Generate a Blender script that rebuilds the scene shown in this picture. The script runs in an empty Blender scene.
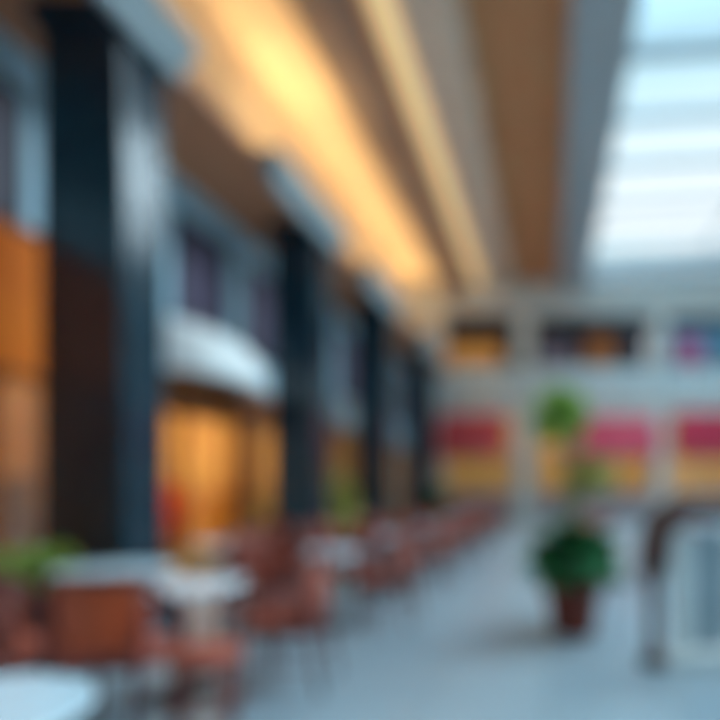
import bpy, bmesh, math, random
from mathutils import Vector, Matrix
random.seed(7)
PI = math.pi
S = bpy.context.scene
COL = S.collection
EYE = 1.4

# ------------------------------------------------------------------ materials
def new_mat(name):
    m = bpy.data.materials.new(name); m.use_nodes = True
    nt = m.node_tree; nt.nodes.clear()
    out = nt.nodes.new('ShaderNodeOutputMaterial')
    return m, nt, out
def srgb(r, g, b):
    f = lambda c: c/12.92 if c <= .04045 else ((c+.055)/1.055)**2.4
    return (f(r/255), f(g/255), f(b/255), 1)
def mat(name, c, c2=None, rough=.5, scale=4, metal=0, spec=.5, bump=0, emit=0, emit_c=None, stretch=(1,1,1), coat=0):
    m, nt, out = new_mat(name)
    b = nt.nodes.new('ShaderNodeBsdfPrincipled')
    b.inputs['Roughness'].default_value = rough
    b.inputs['Metallic'].default_value = metal
    b.inputs['Specular IOR Level'].default_value = spec
    b.inputs['Coat Weight'].default_value = coat
    tc = nt.nodes.new('ShaderNodeTexCoord'); mp = nt.nodes.new('ShaderNodeMapping')
    mp.inputs['Scale'].default_value = stretch
    nz = nt.nodes.new('ShaderNodeTexNoise'); nz.inputs['Scale'].default_value = scale; nz.inputs['Detail'].default_value = 5
    nt.links.new(tc.outputs['Object'], mp.inputs['Vector']); nt.links.new(mp.outputs['Vector'], nz.inputs['Vector'])
    rp = nt.nodes.new('ShaderNodeValToRGB')
    rp.color_ramp.elements[0].position = .32; rp.color_ramp.elements[1].position = .68
    rp.color_ramp.elements[0].color = c; rp.color_ramp.elements[1].color = c2 or tuple(min(1, x*1.25) for x in c[:3])+(1,)
    nt.links.new(nz.outputs['Fac'], rp.inputs['Fac']); nt.links.new(rp.outputs['Color'], b.inputs['Base Color'])
    if bump:
        bp = nt.nodes.new('ShaderNodeBump'); bp.inputs['Strength'].default_value = bump; bp.inputs['Distance'].default_value = .02
        nt.links.new(nz.outputs['Fac'], bp.inputs['Height']); nt.links.new(bp.outputs['Normal'], b.inputs['Normal'])
    if emit:
        b.inputs['Emission Strength'].default_value = emit
        if emit_c: b.inputs['Emission Color'].default_value = emit_c
        else: nt.links.new(rp.outputs['Color'], b.inputs['Emission Color'])
    nt.links.new(b.outputs['BSDF'], out.inputs['Surface'])
    return m
def glass_mat(name, tint, gloss=.12, rough=.05):
    m, nt, out = new_mat(name)
    t = nt.nodes.new('ShaderNodeBsdfTransparent'); t.inputs['Color'].default_value = tint
    g = nt.nodes.new('ShaderNodeBsdfGlossy'); g.inputs['Roughness'].default_value = rough
    lw = nt.nodes.new('ShaderNodeLayerWeight'); lw.inputs['Blend'].default_value = .25
    mr = nt.nodes.new('ShaderNodeMath'); mr.operation = 'MULTIPLY_ADD'
    mr.inputs[1].default_value = gloss*2; mr.inputs[2].default_value = gloss*.3
    mx = nt.nodes.new('ShaderNodeMixShader')
    nt.links.new(lw.outputs['Fresnel'], mr.inputs[0]); nt.links.new(mr.outputs[0], mx.inputs['Fac'])
    nt.links.new(t.outputs[0], mx.inputs[1]); nt.links.new(g.outputs[0], mx.inputs[2])
    nt.links.new(mx.outputs[0], out.inputs['Surface'])
    return m
def tile_floor(name):
    m, nt, out = new_mat(name)
    b = nt.nodes.new('ShaderNodeBsdfPrincipled')
    tc = nt.nodes.new('ShaderNodeTexCoord')
    br = nt.nodes.new('ShaderNodeTexBrick'); br.offset = 0
    br.inputs['Scale'].default_value = 1.0
    br.inputs['Brick Width'].default_value = .8; br.inputs['Row Height'].default_value = .8
    br.inputs['Mortar Size'].default_value = .006
    br.inputs['Color1'].default_value = srgb(158, 174, 184); br.inputs['Color2'].default_value = srgb(172, 186, 194)
    br.inputs['Mortar'].default_value = srgb(120, 132, 138)
    nt.links.new(tc.outputs['Object'], br.inputs['Vector'])
    nz = nt.nodes.new('ShaderNodeTexNoise'); nz.inputs['Scale'].default_value = 1.7; nz.inputs['Detail'].default_value = 8
    nz.inputs['Distortion'].default_value = 1.2
    nt.links.new(tc.outputs['Object'], nz.inputs['Vector'])
    mx = nt.nodes.new('ShaderNodeMix'); mx.data_type = 'RGBA'; mx.blend_type = 'MULTIPLY'
    mx.inputs['Factor'].default_value = .5
    rp = nt.nodes.new('ShaderNodeValToRGB')
    rp.color_ramp.elements[0].color = (.72, .78, .82, 1); rp.color_ramp.elements[1].color = (1, 1, 1, 1)
    nt.links.new(nz.outputs['Fac'], rp.inputs['Fac'])
    nt.links.new(br.outputs['Color'], mx.inputs['A']); nt.links.new(rp.outputs['Color'], mx.inputs['B'])
    nt.links.new(mx.outputs['Result'], b.inputs['Base Color'])
    b.inputs['Roughness'].default_value = .28; b.inputs['Specular IOR Level'].default_value = .6
    nt.links.new(b.outputs['BSDF'], out.inputs['Surface'])
    return m
def marble_mat(name, c, vein, rough):
    m, nt, out = new_mat(name)
    b = nt.nodes.new('ShaderNodeBsdfPrincipled')
    tc = nt.nodes.new('ShaderNodeTexCoord')
    nz = nt.nodes.new('ShaderNodeTexNoise'); nz.inputs['Scale'].default_value = 1.6; nz.inputs['Detail'].default_value = 9
    nz.inputs['Distortion'].default_value = 2.5
    nt.links.new(tc.outputs['Object'], nz.inputs['Vector'])
    rp = nt.nodes.new('ShaderNodeValToRGB'); e = rp.color_ramp.elements
    e[0].position = .46; e[0].color = c; e[1].position = .54; e[1].color = c
    k = e.new(.5); k.color = vein
    nt.links.new(nz.outputs['Fac'], rp.inputs['Fac']); nt.links.new(rp.outputs['Color'], b.inputs['Base Color'])
    b.inputs['Roughness'].default_value = rough; b.inputs['IOR'].default_value = 1.52
    nt.links.new(b.outputs['BSDF'], out.inputs['Surface'])
    return m

M = {}
M['floor'] = tile_floor('polished stone tiles')
M['marble'] = marble_mat('dark green marble', srgb(10, 40, 54), srgb(20, 58, 72), .18)
M['capital'] = mat('grey stone capital', srgb(150, 162, 166), rough=.6)
M['facade'] = mat('pale blue render', srgb(178, 212, 230), srgb(190, 220, 234), rough=.6, scale=2)
M['soffit'] = mat('brown timber soffit', srgb(204, 128, 86), srgb(216, 142, 100), rough=.5, scale=3, stretch=(6, .4, 1))
M['upper'] = mat('cream plaster', srgb(212, 190, 160), rough=.8)
M['ceil_band'] = mat('taupe plaster', srgb(136, 120, 110), rough=.85)
M['beam'] = mat('grey beam plaster', srgb(166, 170, 172), rough=.8)
M['beam_warm'] = mat('warm beam plaster', srgb(214, 196, 176), rough=.8)
M['coffer'] = mat('brown coffer timber', srgb(226, 160, 110), srgb(234, 174, 124), rough=.6, scale=3, stretch=(1, .3, 1))
M['cove'] = mat('warm cove diffuser', srgb(235, 210, 150), rough=.6, emit=.6, emit_c=srgb(245, 220, 165))
M['stone'] = mat('warm grey stone', srgb(222, 228, 224), srgb(230, 234, 230), rough=.7)
M['rail_panel'] = mat('pale balcony panel', srgb(216, 234, 242), rough=.3)
M['steel'] = mat('grey frame metal', srgb(110, 122, 130), rough=.35, metal=.6)
M['dark_frame'] = mat('dark window frame', srgb(62, 58, 66), rough=.5)
M['dark_pane'] = mat('dark window pane', srgb(96, 86, 106), srgb(112, 100, 122), rough=.4, scale=1, spec=.3)
M['white_steel'] = mat('white roof bar', srgb(170, 186, 194), rough=.5)
M['skyglass'] = glass_mat('skylight glass', (.93, .98, 1, 1), .05)
M['shopglass'] = glass_mat('shop glass', (.97, .98, .98, 1), .12)
M['shop_wall'] = mat('amber shop wall', srgb(224, 178, 104), srgb(234, 192, 122), rough=.7, scale=1.2)
M['shop_gold'] = mat('gold panel', srgb(220, 160, 60), rough=.6)
M['shop_orange'] = mat('orange lit board', srgb(196, 96, 14), srgb(210, 112, 22), rough=.6, scale=1.5, emit=.3, spec=.2)
M['timber'] = mat('brown timber', srgb(136, 70, 18), srgb(156, 84, 26), rough=.5, stretch=(3, 3, .4))
M['orange'] = mat('orange fabric', srgb(222, 96, 30), rough=.7)
M['white_awning'] = mat('white awning cloth', srgb(240, 242, 240), rough=.8)
M['chair_frame'] = mat('dark red brown wood', srgb(112, 52, 46), srgb(132, 66, 58), rough=.4, stretch=(2, 2, .5))
M['chair_pad'] = mat('terracotta weave', srgb(172, 82, 62), srgb(190, 98, 78), rough=.6, scale=40, bump=.2)
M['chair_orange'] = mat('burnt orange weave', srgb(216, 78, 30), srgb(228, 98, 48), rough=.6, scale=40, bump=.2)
M['table_top'] = mat('white table top', srgb(200, 220, 230), rough=.25)
M['table_base'] = mat('dark iron base', srgb(40, 42, 48), rough=.45, metal=.5)
M['pot'] = mat('red brown terracotta', srgb(120, 44, 28), srgb(134, 54, 36), rough=.6)
M['soil'] = mat('dark soil', srgb(40, 30, 22), rough=1, scale=40)
M['leaf_dark'] = mat('dark green leaf', srgb(38, 116, 66), srgb(60, 142, 84), rough=.5, scale=9)
M['leaf_bright'] = mat('bright green leaf', srgb(148, 184, 62), srgb(172, 206, 84), rough=.5, scale=9)
M['leaf_olive'] = mat('olive leaf', srgb(120, 146, 60), srgb(146, 166, 74), rough=.5, scale=9)
M['leaf_pale'] = mat('yellow green leaf', srgb(168, 174, 84), srgb(190, 194, 108), rough=.5, scale=9)
M['stem'] = mat('brown stem', srgb(112, 106, 72), rough=.8)
M['red_awning'] = mat('red awning cloth', srgb(232, 84, 92), srgb(240, 100, 106), rough=.8, scale=1)
M['pink_awning'] = mat('pink red awning cloth', srgb(228, 78, 104), srgb(238, 94, 118), rough=.8, scale=1)
M['dark_awning'] = mat('dark red awning cloth', srgb(196, 40, 70), srgb(206, 54, 82), rough=.8, scale=1)
M['far_shop'] = mat('far shop wall', srgb(226, 196, 136), rough=.7)
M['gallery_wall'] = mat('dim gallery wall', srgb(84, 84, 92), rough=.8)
M['gallery_blue'] = mat('blue gallery wall', srgb(120, 176, 206), rough=.8)
M['lit_orange'] = mat('lit orange window', srgb(214, 150, 76), rough=.5, emit=.38, scale=1)
M['lit_brown'] = mat('dim orange window', srgb(176, 112, 60), rough=.5, emit=.22, scale=1)
M['lit_pale'] = mat('pale lilac sign', srgb(150, 140, 160), rough=.5, emit=.1)
M['pink_sign'] = mat('pink sign', srgb(170, 90, 140), rough=.5, emit=.2)
M['riser'] = mat('pale grey panel', srgb(176, 168, 172), rough=.5)
M['rail_brown'] = mat('brown handrail', srgb(84, 46, 36), srgb(98, 56, 46), rough=.35)
M['bal_panel'] = mat('pale balustrade panel', srgb(160, 172, 178), rough=.25)
M['bal_post'] = mat('white balustrade post', srgb(232, 230, 226), rough=.3)
M['rear'] = mat('dim rear wall', srgb(70, 66, 62), rough=.9)

# ------------------------------------------------------------------ mesh helpers
def bx(bm, x0, x1, y0, y1, z0, z1, bevel=0, mtx=None):
    r = bmesh.ops.create_cube(bm, size=1)
    vs = r['verts']
    for v in vs:
        v.co = Vector(((x0+x1)/2 + v.co.x*(x1-x0), (y0+y1)/2 + v.co.y*(y1-y0), (z0+z1)/2 + v.co.z*(z1-z0)))
    if mtx: bmesh.ops.transform(bm, matrix=mtx, verts=vs)
    if bevel:
        es = list({e for v in vs for e in v.link_edges})
        bmesh.ops.bevel(bm, geom=es, offset=bevel, segments=2, affect='EDGES', profile=.5)
def lathe(bm, prof, n=32, c=(0, 0)):
    rings = []
    for r, z in prof:
        if r < 1e-5: rings.append([bm.verts.new((c[0], c[1], z))])
        else: rings.append([bm.verts.new((c[0]+r*math.cos(2*PI*i/n), c[1]+r*math.sin(2*PI*i/n), z)) for i in range(n)])
    for a, b in zip(rings, rings[1:]):
        for i in range(n):
            j = (i+1) % n
            if len(a) == 1 and len(b) == 1: continue
            if len(a) == 1: f = (a[0], b[j], b[i])
            elif len(b) == 1: f = (a[i], a[j], b[0])
            else: f = (a[i], a[j], b[j], b[i])
            bm.faces.new(f)
def tube(bm, pts, rad, n=10, flat=1.0, cap=True, ref=None):
    pts = [Vector(p) for p in pts]
    rad = rad if isinstance(rad, (list, tuple)) else [rad]*len(pts)
    rings = []; up = Vector((0, 0, 1))
    for i, p in enumerate(pts):
        t = (pts[min(i+1, len(pts)-1)] - pts[max(i-1, 0)]).normalized()
        u = Vector(ref) if ref else (up if abs(t.z) < .95 else Vector((0, 1, 0)))
        a = t.cross(u).normalized(); b = a.cross(t).normalized()
        rings.append([bm.verts.new(p + (a*math.cos(2*PI*k/n) + b*math.sin(2*PI*k/n)*flat)*rad[i]) for k in range(n)])
    for A, B in zip(rings, rings[1:]):
        for k in range(n):
            bm.faces.new((A[k], A[(k+1) % n], B[(k+1) % n], B[k]))
    if cap:
        bm.faces.new(rings[0][::-1]); bm.faces.new(rings[-1])
def obj(name, bm, m, parent=None, smooth=False, loc=None):
    bmesh.ops.recalc_face_normals(bm, faces=bm.faces)
    me = bpy.data.meshes.new(name); bm.to_mesh(me); bm.free()
    me.materials.append(m if not isinstance(m, str) else M[m])
    if smooth:
        for p in me.polygons: p.use_smooth = True
    o = bpy.data.objects.new(name, me); COL.objects.link(o)
    if parent: o.parent = parent
    if loc: o.location = loc
    return o
def B(): return bmesh.new()
def boxes(name, lst, m, parent=None, bevel=0):
    bm = B()
    for b in lst: bx(bm, *b, bevel=bevel)
    return obj(name, bm, m, parent)
def tag(o, label, cat, group=None):
    o['label'] = label; o['category'] = cat
    if group: o['group'] = group
    return o
def thing(name, label, cat, loc=(0, 0, 0), rz=0, group=None):
    o = bpy.data.objects.new(name, None); COL.objects.link(o)
    o.location = loc; o.rotation_euler = (0, 0, rz); o.empty_display_size = .1
    return tag(o, label, cat, group)
def struct(o):
    o['kind'] = 'structure'; return o
def dup(root, loc, rz, label, group=None):
    r = root.copy(); COL.objects.link(r); r.location = loc; r.rotation_euler = (0, 0, rz); r['label'] = label
    if group: r['group'] = group
    for ch in list(root.children):
        c = ch.copy(); COL.objects.link(c); c.parent = r
        for g in list(ch.children):
            d = g.copy(); COL.objects.link(d); d.parent = c
    return r

# ------------------------------------------------------------------ the setting
XF = -5.4          # left facade
XC = -4.0          # aisle face of the columns
ZS = 5.9           # soffit over the columns
ZC = 9.4           # ceiling
YF = 24.0          # far facade
YB = -4.0
XR = 9.0
struct(boxes('floor', [(-9.2, XR+.3, YB, 31, -.15, 0)], 'floor'))
# left facade with shop openings: (y0, y1, top)
SH = [(2.6, 7.1, 4.0), (8.0, 12.3, 2.6), (13.0, 17.6, 2.9), (18.4, 23.2, 2.9)]
L = []; y = YB
for a, b, t in SH:
    L.append((XF-.3, XF, y, a, 0, ZS)); L.append((XF-.3, XF, a, b, t, ZS)); y = b
L.append((XF-.3, XF, y, YF, 0, ZS))
struct(boxes('wall_left', L, 'facade'))
# shop rooms behind the left facade
rm = []
for a, b, t in SH:
    h = max(t, 3.2)
    rm += [(-8.9, -8.8, a-.3, b+.3, 0, h), (-8.9, XF-.3, a-.3, a-.2, 0, h), (-8.9, XF-.3, b+.2, b+.3, 0, h), (-8.9, XF-.3, a-.3, b+.3, h, h+.1)]
struct(boxes('wall_shops', rm, 'shop_wall'))
# entablature over columns
struct(boxes('trim_1', [(XF-.3, XC, YB, YF, ZS, ZS+.14)], 'soffit'))
struct(boxes('wall_upper', [(-5.9, -5.6, YB, YF, ZS+.14, ZC)], 'upper'))
# ceiling
struct(boxes('ceiling', [(-5.9, -4.2, YB, YF, ZC, ZC+.2)], 'upper'))
struct(boxes('ceiling_beam', [(.35, 1.45, YB, YF, ZC-.2, ZC+.5)], 'beam'))
cf = [(-1.5, .35, YB, YF, ZC+.25, ZC+.4)]
for k in range(3): cf.append((-1.5+.46*(k+1)-.03, -1.5+.46*(k+1)+.03, YB, YF, ZC+.1, ZC+.26))
k = YB
while k < YF:
    cf.append((-1.5, .35, k, k+.09, ZC+.1, ZC+.26)); k += .8
struct(boxes('ceiling_coffers', cf, 'coffer'))
struct(boxes('trim_2', [(-3.1, -3.04, YB, YF, ZC-.2, ZC+.3), (-2.54, -2.5, YB, YF, ZC-.04, ZC+.3)], 'coffer'))
tag(boxes('cove_light', [(-3.04, -2.54, YB, YF-.02, ZC+.12, ZC+.2)], 'cove'), 'long pale yellow light strip recessed between taupe and grey ceiling bands', 'light')
struct(boxes('ceiling_band', [(-4.2, -3.1, YB, YF, ZC-.25, ZC+.2)], 'ceil_band'))
struct(boxes('ceiling_beam_left', [(-2.5, -1.5, YB, YF, ZC-.1, ZC+.4)], 'beam_warm'))
# roof right of the beam : pitched glass
SY0, SY1 = YB, 21.4
def zr(x): return ZC + .06*(x-1.45)
bm = B()
for p in [(1.45, SY0), (XR, SY0), (XR, SY1), (1.45, SY1)]: bm.verts.new((p[0], p[1], zr(p[0])+.1))
bm.verts.ensure_lookup_table(); bm.faces.new(bm.verts)
sg = obj('window_1', bm, 'skyglass'); struct(sg)
bm = B()
k = 1.0
while k < SY1:
    w = .3 if abs(k-11) < .1 else .13
    for seg in range(1):
        m = Matrix.Translation((1.45, k, ZC)) @ Matrix.Rotation(-math.atan(.06), 4, 'Y')
        bx(bm, 0, (XR-1.45)/math.cos(math.atan(.06)), -w/2, w/2, -.12, .08, mtx=m)
    k += 2.0
for xx in (5.4,):
    bx(bm, xx-.03, xx+.03, SY0, SY1, zr(xx)-.1, zr(xx)+.08)
struct(obj('skylight_frame', bm, 'white_steel', sg))
# grey strip between the skylight and the far facade
bm = B()
v = [bm.verts.new(p) for p in [(1.45, SY1, zr(1.45)), (XR, SY1, zr(XR)), (XR, YF, zr(XR)), (1.45, YF, zr(1.45))]]
bm.faces.new(v)
bmesh.ops.solidify(bm, geom=bm.faces[:], thickness=.2)
struct(obj('ceiling_end', bm, 'beam'))
struct(boxes('wall_right', [(XR, XR+.3, YB, YF, 0, 10.9)], 'stone'))
struct(boxes('wall_rear', [(-9.2, XR+.3, YB-.3, YB, 0, 11)], 'rear'))

# far facade
def PX(px, d=YF): return (px-550)/600*d
pil = [(-6, -4.25), (-1.4, -.65), (4.15, 4.75), (7.6, XR)]
L = []
for a, b in pil: L.append((a, b, YF-.03, YF+.53, 0, 8.345))
L += [(-6, XR, YF, YF+.5, 4.2, 5.1), (-6, XR, YF, YF+.5, 8.35, 11)]
struct(boxes('wall_far', L, 'stone'))
struct(boxes('floor_gallery', [(-6, XR, YF+.5, YF+4, 4.9, 5.1)], 'stone'))
struct(boxes('ceiling_gallery', [(-6, XR, YF+.5, YF+4, 8.5, 8.6)], 'gallery_wall'))
struct(boxes('wall_gallery', [(-6, 4.45, YF+3.6, YF+3.8, 5.1, 8.5), (-6.1, -6, YF+.5, YF+3.6, 5.1, 8.5)], 'gallery_wall'))
struct(boxes('wall_gallery_right', [(4.45, XR, YF+2.6, YF+2.8, 5.1, 8.5)], 'gallery_blue'))
struct(boxes('wall_far_shops', [(-6, XR, YF+3.4, YF+3.6, 0, 4.9), (-6.1, -6, YF+.5, YF+3.6, 0, 4.9), (XR, XR+.1, YF+.5, YF+3.6, 0, 8.5),
     (-1.1, -.95, YF+.5, YF+3.4, 0, 4.9), (4.4, 4.5, YF+.5, YF+3.4, 0, 4.9)], 'far_shop'))
# far shop glazing
for i, (a, b) in enumerate([(-4.25, -1.4), (-.65, 4.15), (4.75, 7.6)]):
    n = 3 if b-a > 4 else 2
    L = [(a, b, YF+.15, YF+.23, 0, .12), (a, b, YF+.15, YF+.23, 2.5, 2.62)]
    for q in range(n+1):
        xx = a + (b-a)*q/n; L.append((max(a, xx-.04), min(b, xx+.04), YF+.15, YF+.23, .12, 4.2))
    w = struct(boxes('window_%d' % (i+2), L, 'steel'))
    struct(boxes('riser_panel', [(a+.04, b-.04, YF+.1, YF+.17, .12, 1.2)], 'riser', w))
    struct(boxes('glass_pane', [(a+.04, b-.04, YF+.18, YF+.2, .12, 4.2)], 'shopglass', w))

# balcony rails, three bays
def balcony(a, b, label, n):
    t = thing('balcony_railing', label, 'railing', ((a+b)/2, YF-.12, 5.1), 0, 'far gallery railings')
    w = (b-a)/2
    for k in range(n):
        x0 = -w + 2*w*k/n; x1 = -w+2*w*(k+1)/n
        boxes('panel', [(x0+.03, x1-.03, -.03, .03, .04, 1.05)], 'rail_panel', t)
    for k in range(n+1):
        xx = -w + 2*w*k/n; boxes('post', [(max(-w, xx-.03), min(w, xx+.03), -.05, .05, 0, 1.12)], 'steel', t)
    bm = B(); tube(bm, [(-w, 0, 1.15), (w, 0, 1.15)], .05, 10); obj('handrail', bm, 'steel', t, True)
balcony(-4.7, -1.1, 'pale blue balcony railing under the small orange lit gallery bay', 3)
balcony(-1.05, 4.4, 'pale blue balcony railing under the wide dark middle gallery bay', 4)
balcony(4.45, 8.9, 'pale blue balcony railing at the right edge of the far gallery', 4)

# gallery shop lights
def sign(name, x0, x1, z0, z1, y, m, label, cat):
    t = thing(name, label, cat, ((x0+x1)/2, y, z0))
    w = (x1-x0)/2
    boxes('panel', [(-w, w, -.03, .03, 0, z1-z0)], m, t)
    f = .06
    boxes('frame', [(-w-f, -w, -.05, .05, -f, z1-z0+f), (w, w+f, -.05, .05, -f, z1-z0+f), (-w, w, -.05, .05, -f, 0), (-w, w, -.05, .05, z1-z0, z1-z0+f)], 'dark_frame', t)
    return t
sign('lit_shop_window', -4.75, -2.3, 5.17, 8.0, YF+3.5, 'lit_orange', 'orange lit shop window in the left bay of the far gallery', 'window')
sign('lit_shop_window', 1.65, 2.95, 5.17, 8.3, YF+3.5, 'lit_brown', 'narrow brownish orange shop window in the wide middle bay of the far gallery', 'window')
sign('shop_display_panel', -.4, 1.1, 5.17, 8.0, YF+3.5, 'lit_pale', 'pale lilac display panel in the wide middle bay of the far gallery', 'panel')
sign('shop_sign_panel', 5.6, 6.7, 6.4, 8.0, YF+2.5, 'pink_sign', 'pink panel on the blue wall at right of the far gallery', 'sign')

# awnings over the far shops
def awning(a, b, z0, z1, m, label):
    t = thing('shop_awning', label, 'awning', ((a+b)/2, YF, z0), 0, 'red awnings over the far shops')
    w = (b-a)/2; h = z1-z0; n = 10
    bm = B()
    prof = [(-.03-1.0*math.sin(q/n*PI/2), h-(h-.35)*(1-math.cos(q/n*PI/2))) for q in range(n+1)]
    ra = [[bm.verts.new((sx*w, yy, zz)) for yy, zz in prof] for sx in (-1, 1)]
    for q in range(n): bm.faces.new((ra[0][q], ra[0][q+1], ra[1][q+1], ra[1][q]))
    for r in ra: bm.faces.new(r + [bm.verts.new((r[0].co.x, -.03, .35))])
    obj('canopy', bm, m, t)
    bm = B(); k = 12
    for q in range(k):
        x0 = -w+2*w*q/k; x1 = x0+2*w/k
        vv = [bm.verts.new(p) for p in [(x0, -1.035, .36), (x1, -1.035, .36), (x1, -1.035, .12), ((x0+x1)/2, -1.035, .02), (x0, -1.035, .12)]]
        bm.faces.new(vv)
    obj('valance', bm, m, t)
    bm = B(); tube(bm, [(-w, -1.03, .36), (w, -1.03, .36)], .025, 8); obj('front_bar', bm, 'steel', t, True)
awning(-4.3, -1.7, 2.5, 4.3, 'red_awning', 'bright red shop awning on far wall, left of the tall potted plant')
awning(.25, 4.1, 2.5, 4.2, 'pink_awning', 'pinkish red shop awning on far wall, just right of the tall potted plant')
awning(4.85, 8.2, 2.5, 4.4, 'dark_awning', 'dark crimson shop awning at the right edge of the far wall')

# ------------------------------------------------------------------ columns
def column():
    t = thing('marble_column', 'tall dark marble column closest to the camera at left, largest of the row', 'column', (0, 0, 0), 0, 'dark marble columns')
    bm = B(); bx(bm, -.39, .38, -.31, .31, .3, 5.62, bevel=.025); obj('shaft', bm, 'marble', t)
    bm = B(); bx(bm, -.44, .43, -.36, .36, 0, .22, bevel=.02); bx(bm, -.415, .405, -.335, .335, .22, .3, bevel=.01); obj('plinth', bm, 'marble', t)
    bm = B(); bx(bm, -.42, .4, -.34, .34, 5.62, 5.7, bevel=.02); bx(bm, -.46, .42, -.39, .39, 5.7, ZS-.002, bevel=.03); obj('capital', bm, 'marble', t)
    return t
CY = [5.87, 10.5, 14.8, 20.2]
cl = ['', 'second dark marble column from the camera, beyond the white awning', 'third dark marble column from the camera, slim behind the chairs', 'farthest dark marble column of the left row, near the far wall']
c0 = column(); c0.location = (-4.34, CY[0], 0)
for yy, l in zip(CY[1:], cl[1:]): dup(c0, (-4.34, yy, 0), 0, l)
# projecting cornice blocks above the columns
for i, yy in enumerate(CY):
    bm = B(); bx(bm, XC+.083, XC+.2, yy-2.2, yy+.4, ZS-.3, ZS-.04, bevel=.03); bx(bm, XC, XC+.3, yy-2.3, yy+.48, ZS-.04, ZS+.16, bevel=.03)
    struct(obj('trim_%d' % (10+i), bm, 'capital'))

# ------------------------------------------------------------------ upper windows
def window(i, y0, y1, z0=3.9, z1=5.3):
    f = .09
    L = [(XF, XF+.06, y0-f, y0, z0-f, z1+f), (XF, XF+.06, y1, y1+f, z0-f, z1+f), (XF, XF+.06, y0, y1, z0-f, z0), (XF, XF+.06, y0, y1, z1, z1+f),
         (XF, XF+.05, (y0+y1)/2-.025, (y0+y1)/2+.025, z0, z1), (XF, XF+.09, y0-.15, y1+.15, z0-f-.08, z0-f)]
    w = struct(boxes('window_%d' % i, L, 'dark_frame'))
    struct(boxes('pane', [(XF+.004, XF+.03, y0, y1, z0, z1)], 'dark_pane', w))
for i, (a, b) in enumerate([(4.9, 6.0), (6.8, 7.9), (8.7, 9.85), (10.7, 12.1), (13.3, 14.5), (15.4, 16.6), (17.5, 18.7), (19.6, 20.8), (21.7, 22.9)]):
    window(i+5, a, b)

# ------------------------------------------------------------------ left shopfronts
for i, (a, b, t) in enumerate(SH):
    n = 4
    L = [(XF-.18, XF-.1, a, b, 0, .15), (XF-.18, XF-.1, a, b, t-.1, t)]
    for q in range(n+1):
        yy = a+(b-a)*q/n; L.append((XF-.18, XF-.1, max(a, yy-.04), min(b, yy+.04), .15, t-.1))
    w = struct(boxes('window_%d' % (20+i), L, 'timber'))
    struct(boxes('glass_pane', [(XF-.15, XF-.13, a+.04, b-.04, .15, t-.1)], 'shopglass', w))
# orange fascia in the first bay
def fascia(y0, y1, z0, z1, m, label):
    t = thing('shop_fascia', label, 'sign', (XF, (y0+y1)/2, z0))
    w = (y1-y0)/2
    bm = B(); bx(bm, .002, .12, -w, w, 0, z1-z0, bevel=.02); obj('board', bm, m, t)
    boxes('trim', [(.002, .15, -w-.05, w+.05, -.06, 0), (.002, .15, -w-.05, w+.05, z1-z0, z1-z0+.06)], 'timber', t)
fascia(3.0, 7.0, 2.55, 3.95, 'shop_orange', 'tall orange lit shop fascia at the left edge before first column')
fascia(13.0, 17.5, 2.95, 3.5, 'capital', 'plain grey shop fascia between the second and third columns')
# timber pier in bay B
t = thing('timber_pier', 'brown timber pier in the amber shopfront between first two columns', 'post', (XF, 10.55, 0))
bm = B(); bx(bm, .002, .16, -.3, .3, .2, 2.57, bevel=.02); obj('post', bm, 'timber', t)
bm = B(); bx(bm, .002, .2, -.34, .34, 0, .2, bevel=.02); obj('plinth', bm, 'timber', t)
t = thing('shop_lintel', 'dark brown lintel board beneath the white awning', 'trim', (XF, 9.6, 2.46))
bm = B(); bx(bm, .002, .14, -1.7, 2.6, .12, .56, bevel=.02); obj('board', bm, 'timber', t)
boxes('moulding', [(.002, .18, -1.72, 2.62, .56, .61)], 'timber', t)
# white dome awning
t = thing('dome_awning', 'rounded white awning over the amber shopfront between first two columns', 'awning', (XF, 9.05, 3.1))
bm = B(); n = 14; mseg = 20
rings = []
for i in range(mseg+1):
    u = -1+2*i/mseg; k = math.sqrt(max(0, 1-abs(u)**3.2))*.97+.03
    rings.append([bm.verts.new((.01+.85*k*math.sin(q/n*PI/2), u*1.1, .72*math.cos(q/n*PI/2)*(.35+.65*k))) for q in range(n+1)])
for A, Bq in zip(rings, rings[1:]):
    for q in range(n): bm.faces.new((A[q], Bq[q], Bq[q+1], A[q+1]))
obj('canopy', bm, 'white_awning', t, True)
bm = B()
rr = []
for i in range(mseg+1):
    u = -1+2*i/mseg; k = math.sqrt(max(0, 1-abs(u)**3.2))*.97+.03
    rr.append((bm.verts.new((.01+.855*k, u*1.105, .005)), bm.verts.new((.01+.855*k, u*1.105, -.12-.03*(i % 2)))))
for a, b in zip(rr, rr[1:]): bm.faces.new((a[0], b[0], b[1], a[1]))
obj('valance', bm, 'white_awning', t)
# goods in the shops
def counter(loc, w, d, h, m, label, rz=0):
    t = thing('display_counter', label, 'counter', loc, rz)
    bm = B(); bx(bm, -d/2, d/2, -w/2, w/2, .1, h-.05, bevel=.02); obj('body', bm, m, t)
    boxes('kick_board', [(-d/2+.05, d/2-.05, -w/2+.05, w/2-.05, 0, .1)], 'timber', t)
    bm = B(); bx(bm, -d/2-.04, d/2+.04, -w/2-.04, w/2+.04, h-.05, h, bevel=.012); obj('top', bm, 'timber', t)
    return t
counter((-6.0, 11.5, 0), 1.4, .5, 1.3, 'shop_gold', 'gold fronted counter inside the amber shop, right of the timber pier')
t = thing('tub_armchair', 'bright orange tub armchair on a low plinth inside the amber shop window', 'chair', (-6.05, 9.4, .456), 0)
bm = B()
lathe(bm, [(0, .12), (.36, .12), (.4, .2), (.4, .44), (.36, .48), (0, .48)], 28); obj('seat', bm, 'orange', t, True)
bm = B(); n = 24
inn, out_, = [], []
pr = []
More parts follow.
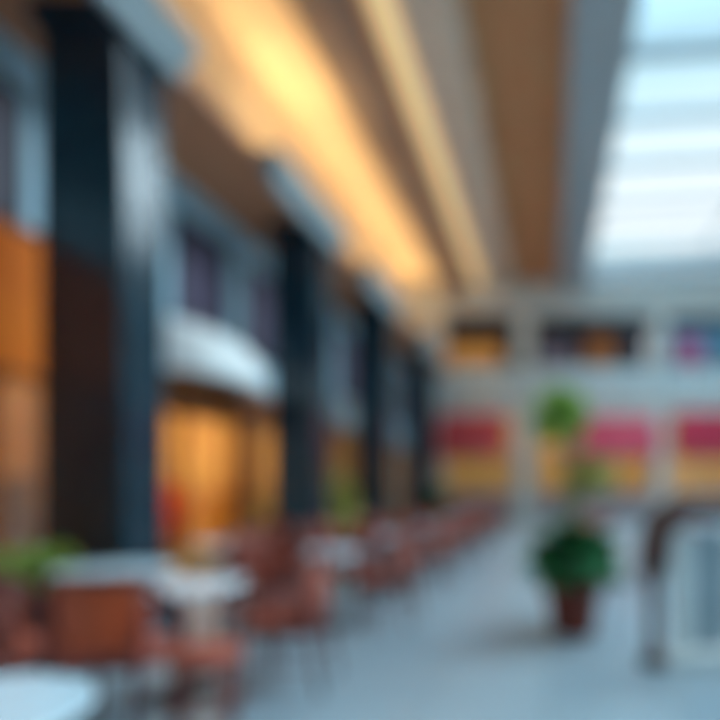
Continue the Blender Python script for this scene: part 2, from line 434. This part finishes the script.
for i in range(n+1):
    a = math.radians(-120+240*i/n); ca, sa = -math.cos(a), math.sin(a)
    h = .8+.5*math.cos(a/1.35)**2
    pr.append([bm.verts.new((ca*r, sa*r, z)) for r, z in [(.38, .2), (.43, .2), (.47, h-.04), (.44, h), (.41, h-.04)]])
for A, Bq in zip(pr, pr[1:]):
    for q in range(5): bm.faces.new((A[q], A[(q+1) % 5], Bq[(q+1) % 5], Bq[q]))
bm.faces.new(pr[0]); bm.faces.new(pr[-1]); obj('backrest', bm, 'orange', t, True)
for sx in (-1, 1):
    for sy in (-1, 1):
        bm = B(); tube(bm, [(sx*.22, sy*.22, 0), (sx*.2, sy*.2, .13)], [.018, .026], 10); obj('leg', bm, 'timber', t, True)

p = thing('display_plinth', 'low timber plinth carrying the orange tub armchair in the amber shop', 'plinth', (-6.05, 9.4, 0))
bm = B(); bx(bm, -.5, .5, -.6, .6, 0, .41, bevel=.015); obj('body', bm, 'shop_gold', p)
bm = B(); bx(bm, -.52, .52, -.62, .62, .41, .45, bevel=.01); obj('top', bm, 'timber', p)
# shelf units with back boards
def shelf(loc, w, h, rz, label):
    t = thing('shelf_unit', label, 'shelf', loc, rz)
    boxes('side_panel', [(-.2, .2, -w/2, -w/2+.04, 0, h)], 'timber', t); boxes('side_panel', [(-.2, .2, w/2-.04, w/2, 0, h)], 'timber', t)
    boxes('back_panel', [(-.2, -.17, -w/2+.04, w/2-.04, 0, h)], 'shop_gold', t)
    for k in range(5): boxes('shelf_board', [(-.17, .19, -w/2+.04, w/2-.04, .1+k*(h-.16)/4, .14+k*(h-.16)/4)], 'timber', t)
shelf((-8.55, 12.0, 0), 1.0, 2.2, 0, 'tall timber shelf unit at the back of the amber shop')
counter((-6.25, 6.5, 0), .8, .6, 1.5, 'timber', 'dark brown counter inside the orange shop at the left edge')

# ------------------------------------------------------------------ chairs
def curved_back():
    t = thing('armchair', '', 'chair', (0, 0, 0), 0)
    # faces +y : back is at -y
    bm = B(); bx(bm, -.25, .25, -.24, .26, .41, .45, bevel=.015); obj('seat_frame', bm, 'chair_frame', t)
    bm = B(); bx(bm, -.235, .235, -.21, .25, .45, .5, bevel=.022); obj('seat', bm, 'chair_pad', t, False)
    # backrest: curved padded shell
    def ring(a, z, r): return (r*math.sin(a), -.02-r*.92*math.cos(a)+.0, z)
    bm = B(); n = 16; rows = []
    for k, z in enumerate([.53, .62, .74, .84, .88]):
        rk = .27+.03*(z-.5)
        row = [bm.verts.new(ring(math.radians(-62+124*i/n), z, rk)) for i in range(n+1)]
        row2 = [bm.verts.new(ring(math.radians(-62+124*i/n), z, rk-.03)) for i in range(n+1)]
        rows.append((row, row2))
    for (a, a2), (b, b2) in zip(rows, rows[1:]):
        for i in range(n):
            bm.faces.new((a[i], a[i+1], b[i+1], b[i])); bm.faces.new((a2[i+1], a2[i], b2[i], b2[i+1]))
        bm.faces.new((a[0], b[0], b2[0], a2[0])); bm.faces.new((a[n], a2[n], b2[n], b[n]))
    for (a, a2) in (rows[0], rows[-1]):
        for i in range(n): bm.faces.new((a[i], a2[i], a2[i+1], a[i+1]))
    obj('backrest', bm, 'chair_pad', t, True)
    # bent rail: top of back sweeping into the two arms
    bm = B(); pts = []
    for i in range(29):
        a = -100+200*i/28; s = min(1, abs(a)/100)
        z = .91 - .23*max(0, (s-.45)/.55)**1.3
        x, yy, _ = ring(math.radians(a), 0, .285); pts.append((x, yy, z))
    pts = [(pts[0][0], .2, .655)] + pts + [(pts[-1][0], .2, .655)]
    tube(bm, pts, .024, 10); obj('arm_rail', bm, 'chair_frame', t, True)
    for sx in (-1, 1):
        bm = B(); tube(bm, [(sx*.255, .22, 0), (sx*.25, .2, .42), (sx*.275, .17, .66)], [.016, .021, .018], 10); obj('leg', bm, 'chair_frame', t, True)
        bm = B(); tube(bm, [(sx*.235, -.3, 0), (sx*.225, -.225, .42), (sx*.235, -.215, .6), (sx*.245, -.2, .84)], [.016, .021, .019, .017], 10); obj('leg', bm, 'chair_frame', t, True)
        bm = B(); tube(bm, [(sx*.245, -.25, .2), (sx*.25, .21, .2)], .011, 8); obj('stretcher', bm, 'chair_frame', t, True)
    return t
proto_chair = curved_back(); chair_used = [False]
def chair(x, y, deg, label, group='cafe armchairs'):
    if not chair_used[0]:
        chair_used[0] = True; o = proto_chair; o.location = (x, y, 0); o.rotation_euler = (0, 0, math.radians(deg)); o['label'] = label; o['group'] = group; return o
    return dup(proto_chair, (x, y, 0), math.radians(deg), label, group)
# ------------------------------------------------------------------ tables
def make_table():
    t = thing('cafe_table', '', 'table')
    bm = B(); lathe(bm, [(0, .715), (.39, .715), (.415, .725), (.42, .738), (.41, .75), (0, .75)], 40); obj('tabletop', bm, 'table_top', t, False)
    bm = B(); lathe(bm, [(0, .03), (.05, .03), (.034, .1), (.03, .4), (.034, .68), (.11, .715), (0, .715)], 24); obj('pedestal', bm, 'table_base', t, True)
    bm = B(); lathe(bm, [(0, 0), (.24, 0), (.24, .015), (.1, .03), (0, .032)], 32); obj('base', bm, 'table_base', t, True)
    return t
proto_table = make_table(); table_used = [False]
def table(x, y, label, sc=1):
    g = 'round white cafe tables'
    if not table_used[0]:
        table_used[0] = True; o = proto_table; o.location = (x, y, 0); o['label'] = label; o['group'] = g
    else: o = dup(proto_table, (x, y, 0), 0, label, g)
    return o

# foreground
table(-1.79, 1.68, 'round white cafe table cut off by the bottom left corner')
table(-2.5, 4.02, 'round white cafe table right of the front orange-brown chair, lower left of picture')
chair(-2.45, 3.42, 4, 'orange-brown armchair seen from behind at lower left, closest whole chair')
chair(-3.14, 3.46, -6, 'reddish-brown armchair seen from behind, cut off by the left edge')
chair(-1.85, 4.2, 96, 'red-brown armchair on aisle side of the nearest whole white table')
chair(-2.3, 4.88, 168, 'red-brown armchair facing the camera across the nearest whole white table')
table(-3.48, 4.8, 'round white cafe table just in front of the nearest dark column')
ordn = ['second', 'third', 'fourth', 'fifth', 'sixth', 'seventh', 'eighth']
ys = [6.05, 8.05, 10.05, 12.05, 14.05, 16.1, 18.2]
for k, (o_, yy) in enumerate(zip(ordn, ys)):
    table(-2.3, yy, 'round white cafe table, %s of the aisle row counting from the lower left' % o_)
    chair(-1.68, yy+.1, 92+random.uniform(-9, 9), 'red-brown armchair on the aisle side of the %s white table in the row' % o_)
    chair(-2.28, yy+.85, 180+random.uniform(-12, 12), 'red-brown armchair beyond the %s white table in the row, facing camera' % o_)
    if k < 3: chair(-2.92, yy+.02, -90+random.uniform(-9, 9), 'red-brown armchair on the shop side of the %s white table in the row' % o_)
table(-3.62, 6.85, 'round white cafe table near the shops just past the first column')
chair(-3.55, 7.65, 175, 'red-brown armchair near the shops facing the white table past the first column')
# right side group
table(.98, 8.9, 'round white cafe table behind the potted plant, to its right')
chair(1.6, 9.0, 95, 'red-brown armchair right of the white table behind the potted plant')
chair(.75, 9.75, 180, 'red-brown armchair on the far side of the white table behind the plant')
table(2.7, 10.6, 'round white cafe table at right, behind the brown handrail')
chair(2.1, 10.7, -92, 'red-brown armchair left of the white table behind the brown handrail')
chair(2.75, 11.5, 180, 'red-brown armchair on the far side of the table behind the brown handrail')

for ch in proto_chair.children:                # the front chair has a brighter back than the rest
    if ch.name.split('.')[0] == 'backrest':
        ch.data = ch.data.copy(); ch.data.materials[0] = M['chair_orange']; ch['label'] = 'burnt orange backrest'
t = thing('stool', 'added low red-brown padded stool by the front of the nearest whole white table', 'stool', (-1.93, 3.36, 0), .4)  # stool added to block the shop glow reflected in the floor
bm = B(); lathe(bm, [(0, .42), (.17, .42), (.19, .44), (.19, .48), (.165, .5), (0, .505)], 32); obj('seat', bm, 'chair_pad', t, True)
bm = B(); lathe(bm, [(.1, .38), (.165, .38), (.165, .42), (.1, .42)], 32); obj('apron', bm, 'chair_frame', t)
for k in range(4):
    a = PI/4+k*PI/2; c_, s_ = math.cos(a), math.sin(a)
    bm = B(); tube(bm, [(c_*.19, s_*.19, 0), (c_*.14, s_*.14, .39)], [.017, .024], 10); obj('leg', bm, 'chair_frame', t, True)
bm = B(); n = 28
tube(bm, [(.165*math.cos(2*PI*i/n), .165*math.sin(2*PI*i/n), .17) for i in range(n+1)], .011, 8); obj('foot_ring', bm, 'chair_frame', t, True)

# ------------------------------------------------------------------ plants
def leaves(n, fn, size, seed, droop=.3):
    rnd = random.Random(seed); bm = B()
    for _ in range(n):
        p, d = fn(rnd); d = Vector(d).normalized()
        s = d.cross(Vector((0, 0, 1)));
        if s.length < .05: s = Vector((1, 0, 0))
        s.normalize(); Lh = size*rnd.uniform(.7, 1.3); w = Lh*.24
        s = (Matrix.Rotation(rnd.uniform(-.8, .8), 3, d) @ s)
        p = Vector(p)
        pts = []
        for u, ww in [(0, .15), (.35, 1), (.7, .8), (1, .05)]:
            c = p + d*Lh*u + Vector((0, 0, -droop*Lh*u*u)); pts.append((bm.verts.new(c-s*w*ww), bm.verts.new(c+s*w*ww)))
        for a, b in zip(pts, pts[1:]): bm.faces.new((a[0], a[1], b[1], b[0]))
    return bm
def pot(t, r0, r1, h, m='pot'):
    bm = B(); lathe(bm, [(0, 0), (r0, 0), (r0+.01, .02), (r1-.01, h-.09), (r1+.02, h-.08), (r1+.025, h), (r1-.03, h), (r1-.045, h-.06), (0, h-.06)], 36); obj('pot', bm, m, t, False)
    bm = B(); lathe(bm, [(0, h-.045), (r1*.6, h-.04), (r1-.05, h-.055)], 24); obj('soil', bm, 'soil', t)
t = thing('potted_plant', 'tall plant in red-brown pot, dark leafy base and bright green crown', 'plant', (.22, 5.75, 0))
pot(t, .2, .27, .49)
def bush(r):
    a, b = r.uniform(0, 2*PI), r.uniform(-.6, 1.2); rad = r.uniform(.05, .31)
    d = (math.cos(a)*math.cos(b), math.sin(a)*math.cos(b), math.sin(b)*.9)
    return (d[0]*rad, d[1]*rad, .69+d[2]*rad*1.0), (d[0], d[1], d[2]*.7+.15)
obj('lower_foliage', leaves(520, bush, .22, 3), 'leaf_dark', t)
def mid(r):
    h = r.uniform(.95, 1.85); a = r.uniform(0, 2*PI)
    return (-.06*(h-.5)+.015*math.cos(a), .015*math.sin(a), h), (math.cos(a), math.sin(a), .5)
obj('stem_leaves', leaves(60, mid, .14, 5), 'leaf_olive', t)
def crown(r):
    a, b = r.uniform(0, 2*PI), r.uniform(-1, 1.4); rad = r.uniform(.03, .2)
    d = (math.cos(a)*math.cos(b), math.sin(a)*math.cos(b), math.sin(b))
    return (-.12+d[0]*rad, d[1]*rad, 2.1+d[2]*rad), d
obj('crown', leaves(230, crown, .15, 8), 'leaf_bright', t)
bm = B(); tube(bm, [(0, 0, .45), (.02, .01, 1.0), (-.06, 0, 1.5), (-.12, 0, 2.1)], [.028, .022, .018, .012], 8); obj('stem', bm, 'stem', t, True)
# arching side sprays to the right of the stem
def spray(r):
    a, b = r.uniform(0, 2*PI), r.uniform(-1.2, 1.4); k = r.uniform(.02, .17)
    d = (math.cos(a)*math.cos(b), math.sin(a)*math.cos(b), math.sin(b))
    return (.17+d[0]*k*1.15, d[1]*k, 1.52+d[2]*k*.8), d
obj('side_foliage', leaves(120, spray, .12, 12), 'leaf_olive', t)
bm = B(); tube(bm, [(-.005, 0, 1.2), (.08, 0, 1.34), (.17, 0, 1.52)], [.014, .011, .008], 8); obj('branch', bm, 'stem', t, True)

t = thing('planter_box', 'low terracotta planter of green leaves at left edge before first column', 'planter', (-4.2, 4.76, 0))
bm = B(); bx(bm, -.25, .25, -.4, .4, 0, .55, bevel=.03); obj('box', bm, 'pot', t)
def hedge(r):
    a, b = r.uniform(0, 2*PI), r.uniform(.1, 1.4)
    d = (math.cos(a)*math.cos(b), math.sin(a)*math.cos(b), math.sin(b))
    return (r.uniform(-.2, .2), r.uniform(-.36, .36), .53+r.uniform(0, .3)), d
obj('foliage', leaves(330, hedge, .17, 21), 'leaf_olive', t)

def shrub(x, y, m, label, h=1.0, seed=1):
    t = thing('potted_shrub', label, 'plant', (x, y, 0))
    pot(t, .17, .23, .42)
    def f(r):
        a, b = r.uniform(0, 2*PI), r.uniform(-.4, 1.4); k = r.uniform(.05, .24)
        d = (math.cos(a)*math.cos(b), math.sin(a)*math.cos(b), math.sin(b))
        return (d[0]*k, d[1]*k, .85+d[2]*k*h*1.8), d
    obj('foliage', leaves(300, f, .2, seed), m, t)
    bm = B(); tube(bm, [(0, 0, .36), (.01, 0, .9)], .02, 8); obj('stem', bm, 'stem', t, True)
shrub(-4.55, 13.1, 'leaf_pale', 'yellow-green potted shrub between the second and third columns', 1.7, 31)
shrub(-3.6, 19.6, 'leaf_dark', 'dark green potted shrub beside the farthest dark column', 1.3, 33)

# ------------------------------------------------------------------ balustrade at the right edge
t = thing('balustrade', 'pale panelled balustrade with curved brown handrail at the right edge', 'balustrade', (.93, 4.75, 0), math.radians(6))
bm = B()
bx(bm, -.02, 1.9, -.14, .14, 0, .1, bevel=.015); obj('plinth', bm, 'bal_post', t)
for k in range(4):
    x0 = .03+.46*k
    bm = B(); bx(bm, x0, x0+.16, -.05, .05, .1, 1.06, bevel=.012); obj('post', bm, 'bal_post', t)
    bm = B(); bx(bm, x0+.165, x0+.455, -.015, .015, .12, 1.04, bevel=.006); obj('panel', bm, 'bal_panel', t)
bm = B()
pts = [(1.9, 0, 1.24)] + [(.3, 0, 1.24)]
for i in range(1, 17):
    a = PI/2 + PI/2*i/16; pts.append((.22+.34*math.cos(a), 0, .9+.34*math.sin(a)))
pts.append((-.12, 0, .74))
tube(bm, pts, .11, 16, ref=(0, 1, 0)); obj('handrail', bm, 'rail_brown', t, True)
bm = B(); tube(bm, [(-.12, 0, .0), (-.12, 0, .06), (-.12, 0, .1), (-.12, 0, .66), (-.12, 0, .7), (-.12, 0, .78)], [.09, .08, .05, .05, .08, .1], 16); obj('newel_post', bm, 'rail_brown', t, True)

# ------------------------------------------------------------------ lights
def area(name, loc, size, energy, color, rot=(0, 0, 0)):
    l = bpy.data.lights.new(name, 'AREA'); l.shape = 'RECTANGLE'; l.size, l.size_y = size
    l.energy = energy; l.color = color
    o = bpy.data.objects.new(name, l); COL.objects.link(o); o.location = loc; o.rotation_euler = rot
    return o
WARM = (1, .62, .24)
UPW = (1, .71, .34)
for yy, e in [(1.5, 18), (5, 28), (8.5, 24), (11.8, 50), (15, 36), (18.2, 40), (21.6, 44)]:
    o = area('cove_uplight', (-4.9, yy, ZS+.3), (.3, 2.4), e, UPW, (PI, math.radians(-10), 0)); o.data.spread = math.radians(85)
for (a, b, tt), e in zip(SH, [62, 135, 30, 30]):
    area('shop_light', (-7.0, (a+b)/2, max(tt, 3.2)-.06), (2.2, b-a-.6), e, (1, .66, .3) if a < 5 else (1, .76, .45) if a < 10 else (1, .84, .66))
for x0, x1, e in [(-4.25, -1.4, 48), (-.65, 4.15, 76), (4.75, 7.6, 66)]:
    area('far_shop_light', ((x0+x1)/2, YF+1.9, 4.8), (x1-x0-.4, 2.0), e, (1, .85, .6))
area('gallery_fill', (6.5, YF+1.6, 8.45), (3, 1.6), 18, (.6, .85, 1))  # added cool fill brightening the blue right gallery bay, no fixture there
sun = bpy.data.lights.new('daylight', 'SUN'); sun.energy = 11.5; sun.angle = math.radians(60); sun.color = (.72, .9, 1)
so = bpy.data.objects.new('daylight', sun); COL.objects.link(so); so.location = (5, 5, 20)
so.rotation_euler = Vector((-1.9, -.85, -1)).to_track_quat('-Z', 'Y').to_euler()

# ------------------------------------------------------------------ sky
w = bpy.data.worlds.new('sky'); S.world = w; w.use_nodes = True
nt = w.node_tree; nt.nodes.clear()
out = nt.nodes.new('ShaderNodeOutputWorld'); bg = nt.nodes.new('ShaderNodeBackground')
tc = nt.nodes.new('ShaderNodeTexCoord'); sp = nt.nodes.new('ShaderNodeSeparateXYZ')
nt.links.new(tc.outputs['Generated'], sp.inputs[0])
rp = nt.nodes.new('ShaderNodeValToRGB'); e = rp.color_ramp.elements
e[0].position = .0; e[0].color = (.9, .93, .93, 1); e[1].position = 1; e[1].color = (.62, .86, 1.0, 1)
k = e.new(.42); k.color = (.98, 1, 1, 1)
k = e.new(.56); k.color = (.58, .82, .92, 1)
k = e.new(.64); k.color = (.40, .68, .84, 1)
nt.links.new(sp.outputs['Z'], rp.inputs['Fac'])
st = nt.nodes.new('ShaderNodeValToRGB'); q = st.color_ramp.elements
q[0].position = .6; q[0].color = (.2, .2, .2, 1); q[1].position = .9; q[1].color = (1, 1, 1, 1)
nt.links.new(sp.outputs['Z'], st.inputs['Fac'])
ml = nt.nodes.new('ShaderNodeMath'); ml.operation = 'MULTIPLY'; ml.inputs[1].default_value = 6.0
nt.links.new(st.outputs['Color'], ml.inputs[0])
nt.links.new(rp.outputs['Color'], bg.inputs['Color']); nt.links.new(ml.outputs[0], bg.inputs['Strength'])
nt.links.new(bg.outputs[0], out.inputs['Surface'])

# ------------------------------------------------------------------ camera
cam = bpy.data.cameras.new('camera'); co = bpy.data.objects.new('camera', cam); COL.objects.link(co)
co.location = (0, 0, EYE); co.rotation_euler = (PI/2, 0, 0)
cam.sensor_width = 36; cam.lens = 30; cam.shift_x = -190/720; cam.shift_y = 127/720
cam.clip_start = .05
cam.dof.use_dof = True
cam.dof.focus_distance = .35; cam.dof.aperture_fstop = 1.4
S.camera = co
S.view_settings.view_transform = 'Standard'
S.cycles.use_denoising = True
S.cycles.max_bounces = 10
